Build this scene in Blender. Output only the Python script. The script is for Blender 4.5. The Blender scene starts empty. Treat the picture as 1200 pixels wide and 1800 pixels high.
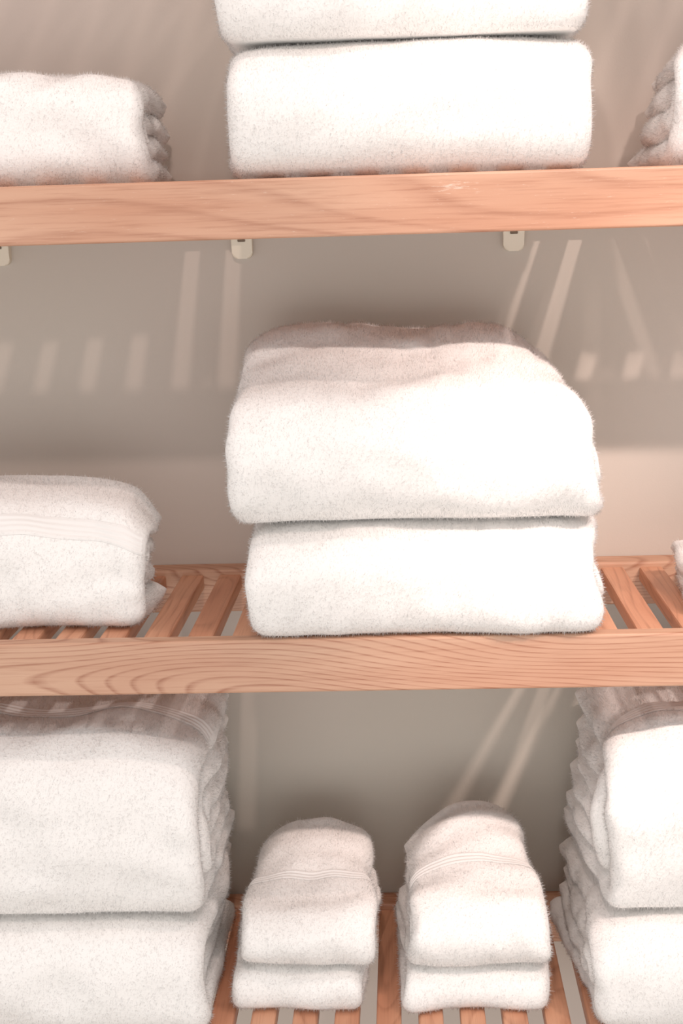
import bpy, bmesh, math, random
import numpy as np
from mathutils import Matrix, Vector
C = bpy.context.scene.collection
F = 2500.0
TH = math.radians(11.25); PSI = math.radians(2.6); RHO = math.radians(1.72)
CAMD = 1.39; CZ = 1.5
def at(px, py, Y):
    u, v = px-600, py-900
    x = u*math.cos(RHO)-v*math.sin(RHO); y = u*math.sin(RHO)+v*math.cos(RHO)
    a, b = x/F, -y/F
    Fw = math.cos(TH)+b*math.sin(TH); U = -math.sin(TH)+b*math.cos(TH)
    X = a*math.cos(PSI)-Fw*math.sin(PSI); D = a*math.sin(PSI)+Fw*math.cos(PSI)
    k = (Y+CAMD)/D
    return X*k, CZ+U*k
def ax(px, py, Y): return at(px, py, Y)[0]
def az(px, py, Y): return at(px, py, Y)[1]

# ---------------- camera
cam = bpy.data.objects.new('camera', bpy.data.cameras.new('camera')); C.objects.link(cam)
cam.data.sensor_fit = 'VERTICAL'; cam.data.sensor_height = 36; cam.data.lens = 50
cam.matrix_world = Matrix.Translation((0, -CAMD, CZ)) @ Matrix.Rotation(PSI, 4, 'Z') @ Matrix.Rotation(math.pi/2-TH, 4, 'X') @ Matrix.Rotation(-RHO, 4, 'Z')
bpy.context.scene.camera = cam

# ---------------- materials
def newmat(name):
    m = bpy.data.materials.new(name); m.use_nodes = True
    nt = m.node_tree; b = nt.nodes['Principled BSDF']; return m, nt, b
def N(nt, t, **kw):
    n = nt.nodes.new(t)
    for k, v in kw.items():
        if k in n.inputs: n.inputs[k].default_value = v
        else: setattr(n, k, v)
    return n
def lin(r, g, b):
    f = lambda c: (c/255/12.92 if c/255 < .04045 else ((c/255+.055)/1.055)**2.4)
    return (f(r), f(g), f(b), 1)
def towel_mat(name, col, bump=.3):
    m, nt, b = newmat(name)
    b.inputs['Base Color'].default_value = col; b.inputs['Roughness'].default_value = 1
    b.inputs['Specular IOR Level'].default_value = .05
    tc = N(nt, 'ShaderNodeTexCoord')
    n1 = N(nt, 'ShaderNodeTexNoise', Scale=260.0, Detail=4.0); nt.links.new(tc.outputs['Object'], n1.inputs['Vector'])
    bp = N(nt, 'ShaderNodeBump', Strength=bump, Distance=.002)
    nt.links.new(n1.outputs['Fac'], bp.inputs['Height']); nt.links.new(bp.outputs['Normal'], b.inputs['Normal'])
    return m
TOWEL = towel_mat('white_terry', (.885, .866, .842, 1), .4)
BORDER = towel_mat('white_dobby_weave', (.83, .81, .787, 1), .08)
def pile_mat():
    # loose pile loops: thin fibres lit from either side
    m = bpy.data.materials.new('white_terry_pile'); m.use_nodes = True; nt = m.node_tree; L = nt.links.new
    nt.nodes.clear()
    out = N(nt, 'ShaderNodeOutputMaterial'); g = N(nt, 'ShaderNodeNewGeometry')
    ma = N(nt, 'ShaderNodeMath', operation='MULTIPLY_ADD'); L(g.outputs['Backfacing'], ma.inputs[0]); ma.inputs[1].default_value = -2; ma.inputs[2].default_value = 1
    sc = N(nt, 'ShaderNodeVectorMath', operation='SCALE'); L(g.outputs['Normal'], sc.inputs[0]); L(ma.outputs[0], sc.inputs['Scale'])
    ng = N(nt, 'ShaderNodeVectorMath', operation='SCALE'); L(sc.outputs[0], ng.inputs[0]); ng.inputs['Scale'].default_value = -1
    tc = N(nt, 'ShaderNodeTexCoord'); n1 = N(nt, 'ShaderNodeTexNoise', Scale=160.0, Detail=2.0); L(tc.outputs['Object'], n1.inputs['Vector'])
    mr = N(nt, 'ShaderNodeMapRange'); L(n1.outputs['Fac'], mr.inputs[0]); mr.inputs[1].default_value = .35; mr.inputs[2].default_value = .65
    mx = N(nt, 'ShaderNodeMix', data_type='RGBA'); mx.inputs[6].default_value = (.93, .912, .892, 1); mx.inputs[7].default_value = (.98, .965, .95, 1)
    L(mr.outputs[0], mx.inputs[0])
    d = N(nt, 'ShaderNodeBsdfDiffuse'); t = N(nt, 'ShaderNodeBsdfTranslucent')
    L(mx.outputs[2], d.inputs['Color']); L(mx.outputs[2], t.inputs['Color'])
    L(sc.outputs[0], d.inputs['Normal']); L(ng.outputs[0], t.inputs['Normal'])
    ms = N(nt, 'ShaderNodeMixShader'); ms.inputs[0].default_value = .35
    L(d.outputs[0], ms.inputs[1]); L(t.outputs[0], ms.inputs[2]); L(ms.outputs[0], out.inputs[0])
    return m
PILE = pile_mat()
def wood_mat(name, axis, c1, c2, c3, rings=55, swirl=17, line=.55, stretch=2.2, fine=.35, zs=12, pale=.0):
    m, nt, b = newmat(name)
    tc = N(nt, 'ShaderNodeTexCoord'); L = nt.links.new
    mp = N(nt, 'ShaderNodeMapping')
    mp.inputs['Scale'].default_value = (stretch, zs, zs) if axis == 'X' else (zs, stretch, zs)
    L(tc.outputs['Object'], mp.inputs['Vector'])
    n1 = N(nt, 'ShaderNodeTexNoise', Scale=1.0, Detail=1.2, Roughness=.4); L(mp.outputs[0], n1.inputs['Vector'])
    sp = N(nt, 'ShaderNodeSeparateXYZ'); L(tc.outputs['Object'], sp.inputs[0])
    mz = N(nt, 'ShaderNodeMath', operation='MULTIPLY'); L(sp.outputs['Z'], mz.inputs[0]); mz.inputs[1].default_value = rings
    mn = N(nt, 'ShaderNodeMath', operation='MULTIPLY'); L(n1.outputs['Fac'], mn.inputs[0]); mn.inputs[1].default_value = swirl
    ad = N(nt, 'ShaderNodeMath', operation='ADD'); L(mz.outputs[0], ad.inputs[0]); L(mn.outputs[0], ad.inputs[1])
    fr = N(nt, 'ShaderNodeMath', operation='FRACT'); L(ad.outputs[0], fr.inputs[0])
    rp = N(nt, 'ShaderNodeValToRGB'); e = rp.color_ramp.elements
    e[0].position = 0; e[0].color = (0, 0, 0, 1); e[1].position = .62; e[1].color = (.08, .08, .08, 1)
    q = e.new(.86); q.color = (1, 1, 1, 1); q = e.new(1.0); q.color = (0, 0, 0, 1)
    L(fr.outputs[0], rp.inputs[0])
    mp2 = N(nt, 'ShaderNodeMapping'); mp2.inputs['Scale'].default_value = (14, 420, 420) if axis == 'X' else (420, 14, 420)
    L(tc.outputs['Object'], mp2.inputs['Vector'])
    n2 = N(nt, 'ShaderNodeTexNoise', Scale=1.0, Detail=4.0, Roughness=.6); L(mp2.outputs[0], n2.inputs['Vector'])
    mp3 = N(nt, 'ShaderNodeMapping'); mp3.inputs['Scale'].default_value = (3, 25, 25) if axis == 'X' else (25, 3, 25)
    L(tc.outputs['Object'], mp3.inputs['Vector'])
    n3 = N(nt, 'ShaderNodeTexNoise', Scale=1.0, Detail=2.0); L(mp3.outputs[0], n3.inputs['Vector'])
    m1 = N(nt, 'ShaderNodeMix', data_type='RGBA'); m1.inputs[6].default_value = c1; m1.inputs[7].default_value = c2
    k3 = N(nt, 'ShaderNodeMapRange'); L(n3.outputs['Fac'], k3.inputs[0]); k3.inputs[1].default_value = .35; k3.inputs[2].default_value = .65; L(k3.outputs[0], m1.inputs[0])
    m2 = N(nt, 'ShaderNodeMix', data_type='RGBA'); L(m1.outputs[2], m2.inputs[6]); m2.inputs[7].default_value = c3
    g = N(nt, 'ShaderNodeMath', operation='MULTIPLY'); L(rp.outputs['Color'], g.inputs[0]); g.inputs[1].default_value = line
    gp = N(nt, 'ShaderNodeMapRange'); L(n2.outputs['Fac'], gp.inputs[0]); gp.inputs[1].default_value = .35; gp.inputs[2].default_value = .6; gp.inputs[3].default_value = .4
    gg = N(nt, 'ShaderNodeMath', operation='MULTIPLY'); L(g.outputs[0], gg.inputs[0]); L(gp.outputs[0], gg.inputs[1])
    L(gg.outputs[0], m2.inputs[0])
    m3 = N(nt, 'ShaderNodeMix', data_type='RGBA'); L(m2.outputs[2], m3.inputs[6]); m3.inputs[7].default_value = c3
    g2 = N(nt, 'ShaderNodeMapRange'); L(n2.outputs['Fac'], g2.inputs[0]); g2.inputs[1].default_value = .5; g2.inputs[2].default_value = .8; g2.inputs[4].default_value = fine
    L(g2.outputs[0], m3.inputs[0])
    last = m3.outputs[2]
    if pale:
        # one worn scuff near the middle of the rail plus faint rubbed patches
        mp4 = N(nt, 'ShaderNodeMapping'); mp4.inputs['Scale'].default_value = (90, 260, 620)
        L(tc.outputs['Object'], mp4.inputs['Vector'])
        n4 = N(nt, 'ShaderNodeTexNoise', Scale=1.0, Detail=4.0, Roughness=.75); L(mp4.outputs[0], n4.inputs['Vector'])
        off = N(nt, 'ShaderNodeVectorMath', operation='SUBTRACT'); L(tc.outputs['Object'], off.inputs[0]); off.inputs[1].default_value = (.052, -.16, .043)
        scl = N(nt, 'ShaderNodeVectorMath', operation='MULTIPLY'); L(off.outputs[0], scl.inputs[0]); scl.inputs[1].default_value = (28, 0, 110)
        ln_ = N(nt, 'ShaderNodeVectorMath', operation='LENGTH'); L(scl.outputs[0], ln_.inputs[0])
        fall = N(nt, 'ShaderNodeMapRange'); L(ln_.outputs['Value'], fall.inputs[0]); fall.inputs[1].default_value = 1.0; fall.inputs[2].default_value = 0; fall.inputs[3].default_value = 0; fall.inputs[4].default_value = .2
        sm = N(nt, 'ShaderNodeMath', operation='ADD'); L(n4.outputs['Fac'], sm.inputs[0]); L(fall.outputs[0], sm.inputs[1])
        k4 = N(nt, 'ShaderNodeMapRange'); L(sm.outputs[0], k4.inputs[0]); k4.inputs[1].default_value = .64; k4.inputs[2].default_value = .78; k4.inputs[4].default_value = pale
        m4 = N(nt, 'ShaderNodeMix', data_type='RGBA'); L(last, m4.inputs[6]); m4.inputs[7].default_value = lin(222, 200, 182); L(k4.outputs[0], m4.inputs[0]); last = m4.outputs[2]
    L(last, b.inputs['Base Color']); b.inputs['Roughness'].default_value = .5
    bp = N(nt, 'ShaderNodeBump', Strength=.15, Distance=.001); L(n2.outputs['Fac'], bp.inputs['Height']); L(bp.outputs[0], b.inputs['Normal'])
    return m
c3 = lin(140, 82, 54)
WOODA = wood_mat('pale_cedar_rail', 'X', lin(203, 155, 126), lin(184, 128, 98), c3, rings=38, swirl=14, line=.5, stretch=.9, fine=.6, zs=6, pale=.65)
WOODB = wood_mat('wavy_grain_cedar_rail', 'X', lin(198, 154, 125), lin(182, 131, 102), c3, rings=92, swirl=36, line=.88, stretch=1.7, fine=.45, zs=8)
WOODY = wood_mat('cedar_slat', 'Y', lin(208, 148, 114), lin(192, 126, 93), c3)
def wall_mat():
    m, nt, b = newmat('taupe_wall_paint'); L = nt.links.new
    tc = N(nt, 'ShaderNodeTexCoord')
    n = N(nt, 'ShaderNodeTexNoise', Scale=1.8, Detail=1.0); L(tc.outputs['Object'], n.inputs['Vector'])
    mr = N(nt, 'ShaderNodeMapRange'); L(n.outputs['Fac'], mr.inputs[0]); mr.inputs[1].default_value = .35; mr.inputs[2].default_value = .65
    mx = N(nt, 'ShaderNodeMix', data_type='RGBA'); mx.inputs[6].default_value = lin(189, 180, 167); mx.inputs[7].default_value = lin(193, 179, 169)
    L(mr.outputs[0], mx.inputs[0]); L(mx.outputs[2], b.inputs['Base Color']); b.inputs['Roughness'].default_value = .85
    n2 = N(nt, 'ShaderNodeTexNoise', Scale=500.0, Detail=2.0); L(tc.outputs['Object'], n2.inputs['Vector'])
    bp = N(nt, 'ShaderNodeBump', Strength=.12, Distance=.001); L(n2.outputs['Fac'], bp.inputs['Height']); L(bp.outputs[0], b.inputs['Normal'])
    return m
WALL = wall_mat()
def plain(name, col, r=.5):
    m, nt, b = newmat(name); b.inputs['Base Color'].default_value = col; b.inputs['Roughness'].default_value = r
    tc = N(nt, 'ShaderNodeTexCoord'); n = N(nt, 'ShaderNodeTexNoise', Scale=60.0)
    nt.links.new(tc.outputs['Object'], n.inputs['Vector'])
    bp = N(nt, 'ShaderNodeBump', Strength=.05, Distance=.001); nt.links.new(n.outputs['Fac'], bp.inputs['Height']); nt.links.new(bp.outputs[0], b.inputs['Normal'])
    return m
PLASTIC = plain('cream_plastic', lin(220, 208, 186), .4)
DARK = plain('dark_slot', lin(105, 88, 72), .8)
FLOORM = plain('taupe_floor', lin(176, 162, 150), .6)

# ---------------- mesh helpers
def box(bm, x0, x1, y0, y1, z0, z1, bev=.002, seg=2):
    vs = [bm.verts.new((x, y, z)) for x in (x0, x1) for y in (y0, y1) for z in (z0, z1)]
    fs = [(0, 1, 3, 2), (4, 6, 7, 5), (0, 4, 5, 1), (2, 3, 7, 6), (0, 2, 6, 4), (1, 5, 7, 3)]
    faces = [bm.faces.new([vs[i] for i in f]) for f in fs]
    if bev:
        es = set(e for f in faces for e in f.edges)
        bmesh.ops.bevel(bm, geom=list(es), offset=bev, segments=seg, profile=.5, affect='EDGES')
def obj(name, bm, mat, parent=None):
    bmesh.ops.recalc_face_normals(bm, faces=bm.faces[:])
    me = bpy.data.meshes.new(name); bm.to_mesh(me); bm.free(); me.materials.append(mat)
    o = bpy.data.objects.new(name, me); C.objects.link(o)
    if parent: o.parent = parent
    return o
def empty(name, loc, label, cat, group=None):
    o = bpy.data.objects.new(name, None); C.objects.link(o); o.location = loc; o.empty_display_size = .05
    o['label'] = label; o['category'] = cat
    if group: o['group'] = group
    return o

# ---------------- setting
YW = .325
bm = bmesh.new(); box(bm, -2.2, 2.2, YW, YW+.1, 0, 3.0, 0); o = obj('wall_back', bm, WALL); o['kind'] = 'structure'
bm = bmesh.new(); box(bm, -2.2, 2.2, -3.0, YW+.1, -.1, 0, 0); o = obj('floor', bm, FLOORM); o['kind'] = 'structure'

# ---------------- shelves
Z1 = az(700, 306, 0); Z2 = az(700, 1121, 0); Z3 = CZ-.851
BH = .0565
def shelf(zt, label, front_mat, back_up=.005):
    r = empty('slatted_shelf', (0, .16, zt-BH), label, 'shelf', 'slatted wooden wall shelves')
    loc = Vector(r.location)
    def put(nm, bm, mat):
        for v in bm.verts: v.co -= loc
        return obj(nm, bm, mat, r)
    b = bmesh.new(); box(b, -1.15, 1.15, 0, .02, zt-BH, zt, .0025, 3); put('front_rail', b, front_mat)
    b = bmesh.new(); box(b, -1.15, 1.15, YW-.036, YW-.001, zt-.048, zt+back_up, .0025, 3); put('back_rail', b, WOODB)
    b = bmesh.new()
    n = 49
    for i in range(n):
        x = ax(683, 1700, .1)+(i-n//2)*.0462
        box(b, x-.0137, x+.0137, .0195, YW-.0355, zt-.019, zt-.001, .0025, 2)
    put('slat_panel', b, WOODY)
    return r
shelf(Z1, 'slatted wooden shelf with plain fine grain, white clips under it', WOODA)
shelf(Z2, 'slatted wooden shelf with wavy dark grain, carrying the two thick overhanging towels', WOODB)
shelf(Z3, 'lowest slatted wooden shelf, under the small folded washcloths', WOODB, .006)
shelf(Z1+.45, 'uppermost slatted wooden shelf, above the tall centre towel stack', WOODA)

# ---------------- clips
def clip(px, label):
    X = ax(px, 440, YW-.012); zt = Z1-.048; zb = az(425, 455, YW-.01)
    r = empty('shelf_clip', (X, YW, zb), label, 'clip', 'cream clips under the top shelf')
    h = zt-zb; b = bmesh.new()
    def tongue(w0, w1, z0, z1, dep0, dep1, rr):
        prof = [(-w0, z1), (-w1, z0+rr)]
        for k in range(1, 7):
            a = math.pi+math.pi/2*k/6; prof.append((-w1+rr+rr*math.cos(a), z0+rr+rr*math.sin(a)))
        for k in range(0, 6):
            a = -math.pi/2+math.pi/2*k/6; prof.append((w1-rr+rr*math.cos(a), z0+rr+rr*math.sin(a)))
        prof += [(w1, z0+rr), (w0, z1)]
        f = [b.verts.new((x, -(dep0+(dep1-dep0)*(z-z0)/(z1-z0)), z)) for x, z in prof]
        g = [b.verts.new((x, 0, z)) for x, z in prof]
        ff = b.faces.new(f); b.faces.new(g[::-1])
        for i in range(len(f)):
            j = (i+1) % len(f); b.faces.new((f[i], g[i], g[j], f[j]))
        bmesh.ops.bevel(b, geom=list(ff.edges), offset=.0018, segments=3, profile=.5, affect='EDGES')
    tongue(.0130, .0122, 0, h, .009, .016, .007)
    body = obj('clip_body', b, PLASTIC, r)
    b = bmesh.new(); box(b, -.0045, .0045, -.0160, -.012, h*.60, h*.70, .001, 2); obj('slot', b, DARK, r)
    b = bmesh.new(); box(b, -.0135, .0135, -.034, -.001, h-.0035, h, .0012, 2); obj('support_tab', b, PLASTIC, r)
clip(-3, 'cream plastic clip under the top shelf, cut by the left frame edge')
clip(425, 'cream plastic clip under the top shelf, middle one of three')
clip(903, 'cream plastic clip under the top shelf, rightmost above the light streaks')

# ---------------- towels
def snoise(P, lam, seed, K=9):
    rs = np.random.RandomState(seed); out = np.zeros(len(P))
    for _ in range(K):
        d = rs.normal(size=3); d /= np.linalg.norm(d); l = lam*rs.uniform(.65, 1.5)
        out += np.sin(P@d*(2*math.pi/l)+rs.uniform(0, 6.283))
    return out/math.sqrt(K)
def resample(P, n):
    P = np.array(P); d = np.r_[0, np.cumsum(np.linalg.norm(np.diff(P, axis=0), axis=1))]
    t = np.linspace(0, d[-1], n)
    return np.c_[np.interp(t, d, P[:, 0]), np.interp(t, d, P[:, 1])], d[-1]
def smooth01(x): x = np.clip(x, 0, 1); return x*x*(3-2*x)

def towel(name, label, x0, x1, yf, depth, zb, h, layers=4, seed=1, rot=0, shape=None, band=None, amp=1.0,
          dens=240000, group=None, ragged=.006, ry=None, e=.72, tuft=.0050, cat='towel', shoulder=.07, zamp=1.0, low=.5, poke=(0, 0), ow=.5):
    """x0..x1 left and right, yf front, zb base, h height; nested folds, open at the back.
    poke = how far the inner layers stick out at the left and right ends."""
    rs = np.random.RandomState(seed)
    W = x1-x0; t = h/layers; cx = (x0+x1)/2
    allP = []; allF = []; allmask = []; off = 0; band_mesh = None
    def deform(P, k):
        u = P[:, 0]/(W/2); v = P[:, 1]/depth; w = P[:, 2]/h
        Q = P.copy()
        Q[:, 2] -= h*shoulder*np.clip(w, 0, 1)*np.minimum(np.abs(u), 1.1)**4
        Q[:, 2] -= h*.05*np.clip(w, 0, 1)*(1-smooth01(v/.25))
        s = seed*10
        Q[:, 0] += amp*(.0035*snoise(P, .16, s+1)+.0014*snoise(P, .05, s+2))
        Q[:, 1] += amp*(.0045*snoise(P, .15, s+3)+.0016*snoise(P, .05, s+4))
        Q[:, 2] += amp*zamp*smooth01(w*1.3)*(.0034*snoise(P, .17, s+5)+.0014*snoise(P, .05, s+6))
        # side folds sag unevenly towards their ends
        Q[:, 2] += smooth01((np.abs(u)-.86)/.14)*smooth01(w*2)*smooth01((1.02-w)*5)*.0045*snoise(P, .09, s+7)
        if shape is not None: Q = shape(Q, u, v, w)
        Q[:, 2] = np.maximum(Q[:, 2], .0)
        return Q
    for k in range(layers//2):
        fat = t*.53
        hh = h-2*k*t; R = (hh-t)/2; r_y = (ry if ry else min(.042, R*1.0))*(1-k*2/layers*.9)
        y0 = k*t*.95+t*.5
        pts = []
        dback = depth-t/2-(rs.uniform(0, .015) if k else 0)
        for a in np.linspace(0, 1, 20)[:-1]: pts.append((dback+(y0+r_y-dback)*a, h/2-R))
        for a in np.linspace(-math.pi/2, math.pi/2, 60):
            ee = e if a > 0 else low
            c = abs(math.cos(a))**ee; sn = math.copysign(abs(math.sin(a))**e, a)
            pts.append((y0+r_y-r_y*c, h/2+R*sn))
        for a in np.linspace(0, 1, 20)[1:]: pts.append((y0+r_y+(dback-y0-r_y)*a, h/2+R))
        ns = 110 if k == 0 else 60
        Pc, Ltot = resample(pts, ns)
        T = np.gradient(Pc, axis=0)
        for _ in range(3): T[1:-1] = (T[:-2]+2*T[1:-1]+T[2:])/4
        T /= np.linalg.norm(T, axis=1)[:, None]
        Nn = np.c_[T[:, 1]*-1, T[:, 0]]
        mid = ns//2
        if Nn[mid, 0] > 0: Nn = -Nn
        nx = 84 if k == 0 else 10; nr = 9
        cs = []
        hw = W/2-fat-(rs.uniform(0, ragged) if k else 0)
        for i in range(nx+1): cs.append((-hw+2*hw*i/nx, fat, 1, 0))
        for i in range(1, nr):
            a = math.pi/2-math.pi*i/nr; cs.append((hw+fat*math.cos(a), fat*math.sin(a), 2, a))
        for i in range(nx+1): cs.append((hw-2*hw*i/nx, -fat, 0, 0))
        for i in range(1, nr):
            a = -math.pi/2-math.pi*i/nr; cs.append((-hw+fat*math.cos(a), fat*math.sin(a), 2, a))
        cs = np.array(cs); nc = len(cs)
        sl = np.linspace(0, Ltot, ns)
        def wob(sd):
            r2 = np.random.RandomState(sd); o = np.zeros(ns)
            for _ in range(5): o += np.sin(sl*2*math.pi/r2.uniform(.14, .4)+r2.uniform(0, 6.28))
            return o/2.2
        kk = 1 if k else ow
        wl, wr = wob(seed*7+k)*ragged*.6*kk, wob(seed*9+k+50)*ragged*.6*kk
        sp_ = np.abs(np.linspace(-1, 1, ns))
        wl = wl-poke[0]*(sp_ if k == 0 else .6+.4*sp_); wr = wr+poke[1]*(sp_ if k == 0 else .6+.4*sp_)
        jl, jr = (rs.uniform(-1, 1, 2)*ragged*.6) if k else (0, 0)
        S, Cc = np.meshgrid(np.arange(ns), np.arange(nc), indexing='ij')
        S = S.ravel(); Cc = Cc.ravel()
        X = cs[Cc, 0].copy(); off_n = cs[Cc, 1]
        ud = np.clip(X/hw, -1, 1)
        X += np.where(ud > 0, (wr[S]+jr)*ud**2, (wl[S]+jl)*ud**2)
        P = deform(np.c_[X, Pc[S, 0]+Nn[S, 0]*off_n, Pc[S, 1]+Nn[S, 1]*off_n], k)
        idx = np.arange(ns*nc).reshape(ns, nc)
        a = idx[:-1, :]; b_ = np.roll(idx, -1, axis=1)[:-1, :]; c_ = np.roll(idx, -1, axis=1)[1:, :]; d_ = idx[1:, :]
        Fq = np.stack([a, b_, c_, d_], -1).reshape(-1, 4)
        fm = np.tile(cs[:, 2], (ns-1, 1)); sidx = np.tile(np.arange(ns-1)[:, None], (1, nc))
        keep = (fm == 2) | ((fm == 1) & (k == 0) & (sidx > ns*.27))
        if band and k == 0:
            bs0, bs1 = band[0]*(ns-1), band[1]*(ns-1)
            keep &= ~((sidx >= bs0) & (sidx <= bs1-1) & np.tile(cs[:, 1] > fat*.25, (ns-1, 1)))
        allP.append(P); allF.append(Fq+off); allmask.append(keep.ravel())
        capF = []
        for row, ss in ((0, -1), (ns-1, 1)):
            Tn = T[row]*(1 if row else -1)
            nv = []
            for sc_, ex in ((.75, .55), (.35, .9)):
                on = cs[:, 1]*sc_
                nv.append(deform(np.c_[X[idx[row]], Pc[row, 0]+Nn[row, 0]*on+Tn[0]*fat*ex, Pc[row, 1]+Nn[row, 1]*on+Tn[1]*fat*ex], k))
            base = off+len(P)+(0 if row == 0 else 2*nc)
            allP.append(nv[0]); allP.append(nv[1])
            r0 = idx[row]+off; r1 = base+np.arange(nc); r2 = r1+nc
            for A, B in ((r0, r1), (r1, r2)):
                q = np.stack([A, B, np.roll(B, -1), np.roll(A, -1)], -1) if row == 0 else np.stack([A, np.roll(A, -1), np.roll(B, -1), B], -1)
                capF.append(q)
            q = []
            seqA = list(range(0, nx+1)); seqB = [nx+nr+(nx-i) for i in range(nx+1)]
            for i in range(nx):
                f4 = [r2[seqA[i]], r2[seqA[i+1]], r2[seqB[i+1]], r2[seqB[i]]]
                q.append(f4 if row else f4[::-1])
            capF.append(np.array(q))
        cf = np.concatenate(capF); allF.append(cf); allmask.append(np.zeros(len(cf), bool))
        off += len(P)+4*nc
        if band and k == 0:
            nb = 36; nbx = [c for c in range(nc) if (cs[c, 2] == 1 or (cs[c, 2] == 2 and cs[c, 1] > fat*.2))]
            left = [c for c in nbx if cs[c, 2] == 2 and cs[c, 0] < 0]; rest = [c for c in nbx if c not in left]
            order = left+rest
            sv = np.linspace(bs0, bs1, nb)
            BP = []
            for r_i, s in enumerate(sv):
                i0 = int(s); fr = s-i0; i1 = min(i0+1, ns-1)
                pc = Pc[i0]*(1-fr)+Pc[i1]*fr; nn = Nn[i0]*(1-fr)+Nn[i1]*fr; nn /= np.linalg.norm(nn)
                ridge = .0002+.0004*math.sin(r_i/(nb-1)*math.pi*2*band[2]-math.pi/2)
                for c in order:
                    cosn = cs[c, 1]/fat; ux = cs[c, 0]; uu = max(-1, min(1, ux/hw))
                    wv = (wr if uu > 0 else wl); wx = (wv[i0]*(1-fr)+wv[i1]*fr+(jr if uu > 0 else jl))*uu**2
                    xo = ux+wx; on = cs[c, 1]+(ridge+.0008)*max(cosn, 0)
                    if cs[c, 2] == 2: xo += (ridge+.0008)*math.cos(cs[c, 3])
                    BP.append((xo, pc[0]+nn[0]*on, pc[1]+nn[1]*on))
            BP = deform(np.array(BP), 0); m_ = len(order)
            bi = np.arange(nb*m_).reshape(nb, m_)
            BF = np.stack([bi[:-1, :-1], bi[:-1, 1:], bi[1:, 1:], bi[1:, :-1]], -1).reshape(-1, 4)
            band_mesh = (BP, BF)
    P = np.concatenate(allP); Fq = np.concatenate(allF); mask = np.concatenate(allmask)
    a, b_, c_, d_ = (P[Fq[:, j]] for j in range(4))
    vol = np.einsum('ij,ij->i', a, np.cross(b_, c_)).sum()+np.einsum('ij,ij->i', a, np.cross(c_, d_)).sum()
    if vol < 0: Fq = Fq[:, ::-1]
    me = bpy.data.meshes.new(name)
    me.from_pydata(P.tolist(), [], Fq.tolist()); me.update()
    vn = np.zeros(len(P)*3); me.vertices.foreach_get('normal', vn); vn = vn.reshape(-1, 3)
    bpy.data.meshes.remove(me)
    Fm = Fq[mask]
    A, B, Cq, D = (P[Fm[:, j]] for j in range(4))
    area = .5*np.linalg.norm(np.cross(Cq-A, D-B), axis=1)
    n = int(area.sum()*dens)
    pick = rs.choice(len(Fm), n, p=area/area.sum())
    r1, r2 = rs.rand(n, 1), rs.rand(n, 1)
    wA, wB, wC, wD = (1-r1)*(1-r2), r1*(1-r2), r1*r2, (1-r1)*r2
    pt = wA*A[pick]+wB*B[pick]+wC*Cq[pick]+wD*D[pick]
    nn = sum(w_*vn[Fm[pick, j]] for j, w_ in enumerate((wA, wB, wC, wD)))
    nn /= np.linalg.norm(nn, axis=1)[:, None]+1e-9
    rnd = rs.normal(size=(n, 3)); tg = np.cross(nn, rnd); tg /= np.linalg.norm(tg, axis=1)[:, None]+1e-9
    t2 = np.cross(nn, tg)
    wd = rs.uniform(.00018, .0004, (n, 1)); ln = (.25+.75*rs.rand(n, 1)**1.6)*tuft
    lean = rs.normal(size=(n, 1))*.6
    p0 = pt-tg*wd-nn*.0003; p1 = pt+tg*wd-nn*.0003; p2 = pt+nn*ln+t2*ln*lean
    flip = (np.einsum('ij,ij->i', np.cross(p1-p0, p2-p0), nn) < 0)[:, None]
    p0, p1 = np.where(flip, p1, p0), np.where(flip, p0, p1)
    base = len(P)
    V = np.concatenate([P, np.stack([p0, p1, p2], 1).reshape(-1, 3)])
    V[:, 2] = np.maximum(V[:, 2], 0)
    nv_ = nn+rs.normal(size=(n, 3))*.1; nv_ /= np.linalg.norm(nv_, axis=1)[:, None]
    NV = np.concatenate([vn, np.repeat(nv_, 3, axis=0)])
    TF = (base+np.arange(3*n)).reshape(-1, 3)
    me = bpy.data.meshes.new(name)
    nq = len(Fq); me.vertices.add(len(V)); me.vertices.foreach_set('co', V.astype(np.float32).ravel())
    me.loops.add(nq*4+n*3); me.loops.foreach_set('vertex_index', np.concatenate([Fq.ravel(), TF.ravel()]).astype(np.int32))
    me.polygons.add(nq+n)
    me.polygons.foreach_set('loop_start', np.concatenate([np.arange(nq)*4, nq*4+np.arange(n)*3]).astype(np.int32))
    me.materials.append(TOWEL); me.materials.append(PILE)
    me.update(calc_edges=True)
    me.polygons.foreach_set('use_smooth', np.ones(nq+n, bool))
    me.polygons.foreach_set('material_index', np.r_[np.zeros(nq, np.int32), np.ones(n, np.int32)])
    me.normals_split_custom_set_from_vertices(NV.tolist())
    o = bpy.data.objects.new(name, me); C.objects.link(o)
    o.location = (cx, yf, zb); o.rotation_euler = (0, 0, rot)
    o['label'] = label; o['category'] = cat
    if group: o['group'] = group
    if band_mesh:
        b = bpy.data.meshes.new('woven_border'); b.from_pydata(band_mesh[0].tolist(), [], band_mesh[1].tolist()); b.update()
        b.polygons.foreach_set('use_smooth', np.ones(len(band_mesh[1]), bool)); b.materials.append(BORDER)
        bo = bpy.data.objects.new('woven_border', b); C.objects.link(bo); bo.parent = o
    return o

G1 = 'stacked folded bath towels'; G2 = 'small folded washcloths on the lowest shelf'
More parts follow.
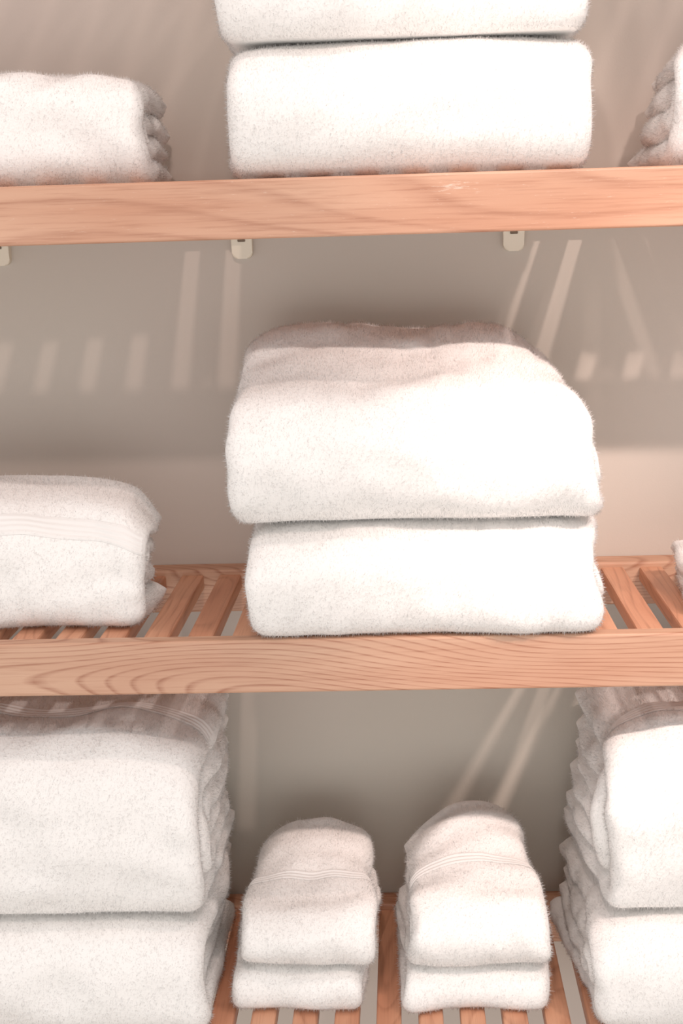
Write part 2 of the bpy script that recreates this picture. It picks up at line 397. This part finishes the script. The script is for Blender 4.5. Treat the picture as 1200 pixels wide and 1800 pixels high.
# --- top shelf
ztA = az(700, 57, .01)
towel('bath_towel', 'thick white folded towel resting on the top shelf, centre stack',
      ax(396, 190, .005), ax(1040, 180, .005), -.004, .285, Z1, ztA-Z1-.001, 4, 3, group=G1, ry=.06, zamp=.35, shoulder=.07, e=.85)
towel('bath_towel', 'white folded towel cut by the top frame edge, upper of its stack',
      ax(377, 30, .02), ax(1026, 30, .02), .004, .285, ztA, .115, 4, 5, group=G1, e=.8)
xr = ax(247, 220, .07)
def tuckR(Q, u, v, w):
    Q[:, 0] -= .006*smooth01(w)*smooth01(v)*np.clip(u, 0, 1)
    return Q
towel('bath_towel', 'low white folded towel at the left end of the top shelf',
      xr-.34, xr, .065, .19, Z1, az(120, 132, .12)-Z1, 4, 7, group=G1, ragged=.004, ry=.03, shape=tuckR, poke=(0, .004))
xl = ax(1190, 200, .01)
def leanR(Q, u, v, w):
    Q[:, 0] += .034*np.clip(w, 0, 1)*(1-u)/2*smooth01(v*1.5)
    return Q
towel('bath_towel', 'white folded towel with loose rolls, cut off at right above the top shelf',
      xl, xl+.34, .02, .25, Z1, az(1190, 82, .1)-Z1, 4, 9, group=G1, ragged=.006, shape=leanR, poke=(.014, 0))
# --- middle shelf
ztB = az(740, 922, 0)
towel('bath_towel', 'lower thick white towel of the centre pair on the middle shelf',
      ax(438, 1020, 0), ax(1058, 1010, 0), -.018, .29, Z2, ztB-Z2-.002, 4, 11, group=G1, ry=.05, zamp=.35, low=.38, shoulder=.05, e=.8)
def humpB(Q, u, v, w):
    k = smooth01(w)*smooth01((v-.14)/.66)
    side = 1-.60*smooth01((u-.62)/.38)-.12*smooth01((-u-.75)/.25)+.08*smooth01(-u)-.14*np.exp(-((u-.12)/.28)**2)
    Q[:, 2] += k*.050*side
    Q[:, 2] -= smooth01(w)*.016*smooth01((v-.84)/.16)
    Q[:, 0] -= Q[:, 0]*(.05+.06*(u > 0))*smooth01(w*1.2)*smooth01((v-.08)/.35)
    Q[:, 0] += .016*(.5-np.clip(w, 0, 1))*np.clip(u, 0, 1)
    return Q
towel('bath_towel', 'upper white towel with humped shaded top, on the middle shelf pair',
      ax(392, 820, 0), ax(1060, 800, 0), -.02, .30, ztB, az(700, 684, .03)-ztB, 4, 13, group=G1, shape=humpB, ry=.06, amp=1.1, shoulder=.08, e=.85)
xr = ax(246, 1000, .04)
def tuck7(Q, u, v, w):
    Q[:, 2] += .008*smooth01(w)*smooth01(v)*(1-.9*np.clip(u, 0, 1)**3)
    Q[:, 0] += .002*smooth01((w-.45)/.4)*np.clip(u, 0, 1)
    Q[:, 2] -= .010*smooth01((u-.88)/.14)*smooth01((w-.6)/.4)
    return Q
towel('bath_towel', 'white towel with ribbed border band, at left on the middle shelf',
      xr-.34, xr, .034, .125, Z2, az(140, 868, .07)-Z2, 4, 18, group=G1, ragged=.003, band=(.635, .69, 4), ry=.035, shape=tuck7, poke=(0, .005), shoulder=.14, ow=.3)
xl = ax(1241, 1020, .02)
towel('bath_towel', 'thin white towel barely in view at right on the middle shelf',
      xl, xl+.34, .05, .17, Z2, az(1195, 962, .15)-Z2, 2, 19, group=G1, ragged=.004)
# --- lowest shelf, big stacks
ztC = az(300, 1628, .01)
xr = ax(348, 1450, .01)
towel('bath_towel', 'lower big white towel of the left stack on the lowest shelf',
      ax(364, 1740, .01)-.40, ax(364, 1740, .01), -.012, .29, Z3, ztC-Z3-.002, 4, 23, group=G1, ragged=.006, zamp=.35, low=.35, ry=.04, shoulder=.08)
ztD = az(200, 1285, .05)
towel('bath_towel', 'big white towel with shaded banded top, upper of the left lowest stack',
      xr-.40, xr, .0, .28, ztC, ztD-ztC, 6, 29, group=G1, ragged=.007, band=(.755, .80, 4), ry=.055, poke=(0, .004), shoulder=.11, e=.8)
xl = ax(1050, 1700, .01)
def slump(Q, u, v, w):
    Q[:, 0] += .018*smooth01((w-.35)/.65)*np.clip(-u, 0, 1)*smooth01((v-.15)/.4)
    return Q
towel('bath_towel', 'lower big white towel of the right stack on the lowest shelf',
      xl, xl+.40, -.012, .29, Z3, ztC-Z3-.002, 4, 31, group=G1, ragged=.006, zamp=.35, low=.35, ry=.04, poke=(.026, 0), shoulder=.09, shape=slump)
xl = ax(1078, 1440, .01)
towel('bath_towel', 'big white towel with ribbed band, upper of the right lowest stack',
      xl, xl+.40, .0, .28, ztC, ztD-ztC, 6, 37, group=G1, ragged=.008, band=(.71, .765, 4), ry=.055, poke=(.018, 0), shoulder=.11, e=.8, shape=slump)
# --- washcloths
zW = az(540, 1697, .06)
def humpW(Q, u, v, w):
    Q[:, 2] += smooth01(w)*smooth01((v-.15)/.7)*.026*(1-.95*u*u)
    Q[:, 0] *= 1-.11*smooth01(w)*smooth01((v-.25)/.45)
    return Q
def humpX(Q, u, v, w):
    Q[:, 2] += smooth01(w)*smooth01((v-.15)/.7)*.040*(1-.85*(u-.2)**2)
    Q[:, 0] *= 1-.10*smooth01(w)*smooth01((v-.3)/.3)
    return Q
kw = dict(group=G2, cat='washcloth', tuft=.0056, dens=260000)
towel('washcloth', 'small folded white washcloth, bottom of the left washcloth pair', ax(406, 1735, .05), ax(645, 1735, .05), .040, .2, Z3, zW-Z3-.001, 2, 41, e=.9, zamp=.3, shoulder=.03, **kw)
towel('washcloth', 'small white washcloth with level border band, atop the left pair', ax(424, 1640, .05), ax(659, 1640, .05), .036, .2, zW, az(540, 1585, .06)-zW, 4, 43, shape=humpW, band=(.715, .75, 3), e=.95, low=.95, **kw)
towel('washcloth', 'small folded white washcloth, bottom of the right washcloth pair', ax(708, 1735, .05), ax(965, 1735, .05), .038, .2, Z3, zW-Z3-.001, 2, 47, e=.9, rot=.04, zamp=.3, shoulder=.03, **kw)
towel('washcloth', 'small white washcloth with wavy border and humped top, atop the right pair', ax(722, 1640, .05), ax(965, 1640, .05), .034, .2, zW, az(830, 1575, .06)-zW, 4, 53, shape=humpX, band=(.715, .75, 3), rot=.06, e=.95, low=.95, **kw)

# ---------------- light
def lamp(x, y, z, p, r, col, aim=None, cone=34):
    l = bpy.data.lights.new('lamp', 'SPOT' if aim else 'POINT'); l.energy = p; l.shadow_soft_size = r; l.color = col
    o = bpy.data.objects.new('lamp', l); C.objects.link(o); o.location = (x, y, z)
    if aim:
        l.spot_size = math.radians(cone); l.spot_blend = .8
        o.rotation_euler = (Vector(aim)-Vector((x, y, z))).to_track_quat('-Z', 'Y').to_euler()
WARM = (1, .77, .69)
lamp(-.10, -1.2, 2.48, 26, .028, WARM)
lamp(.50, -1.2, 2.48, 60, .018, WARM, (.09, .3, 1.43), 20)
lamp(1.0, -1.2, 2.48, 90, .04, WARM, (.18, .3, .88), 22)
lamp(.72, -1.2, 2.48, 60, .03, WARM, (.10, .3, .90), 20)
lamp(.75, -.62, 2.95, 20, .03, WARM)
lamp(.20, -.62, 2.95, 12, .03, WARM)
l = bpy.data.lights.new('front_fill', 'AREA'); l.shape = 'RECTANGLE'; l.size = 2.8; l.size_y = 1.2; l.energy = 22; l.color = (1, .97, .94)  # added soft fill from the front, brightens the lower bay; no actual fixture
o = bpy.data.objects.new('front_fill', l); C.objects.link(o); o.location = (0, -2.6, .6)
o.rotation_euler = (math.radians(90), 0, 0)
w = bpy.data.worlds.new('world'); bpy.context.scene.world = w; w.use_nodes = True
w.node_tree.nodes['Background'].inputs[0].default_value = (1, .975, .955, 1); w.node_tree.nodes['Background'].inputs[1].default_value = .78
bpy.context.scene.view_settings.view_transform = 'Standard'
bpy.context.scene.view_settings.gamma = 1.2
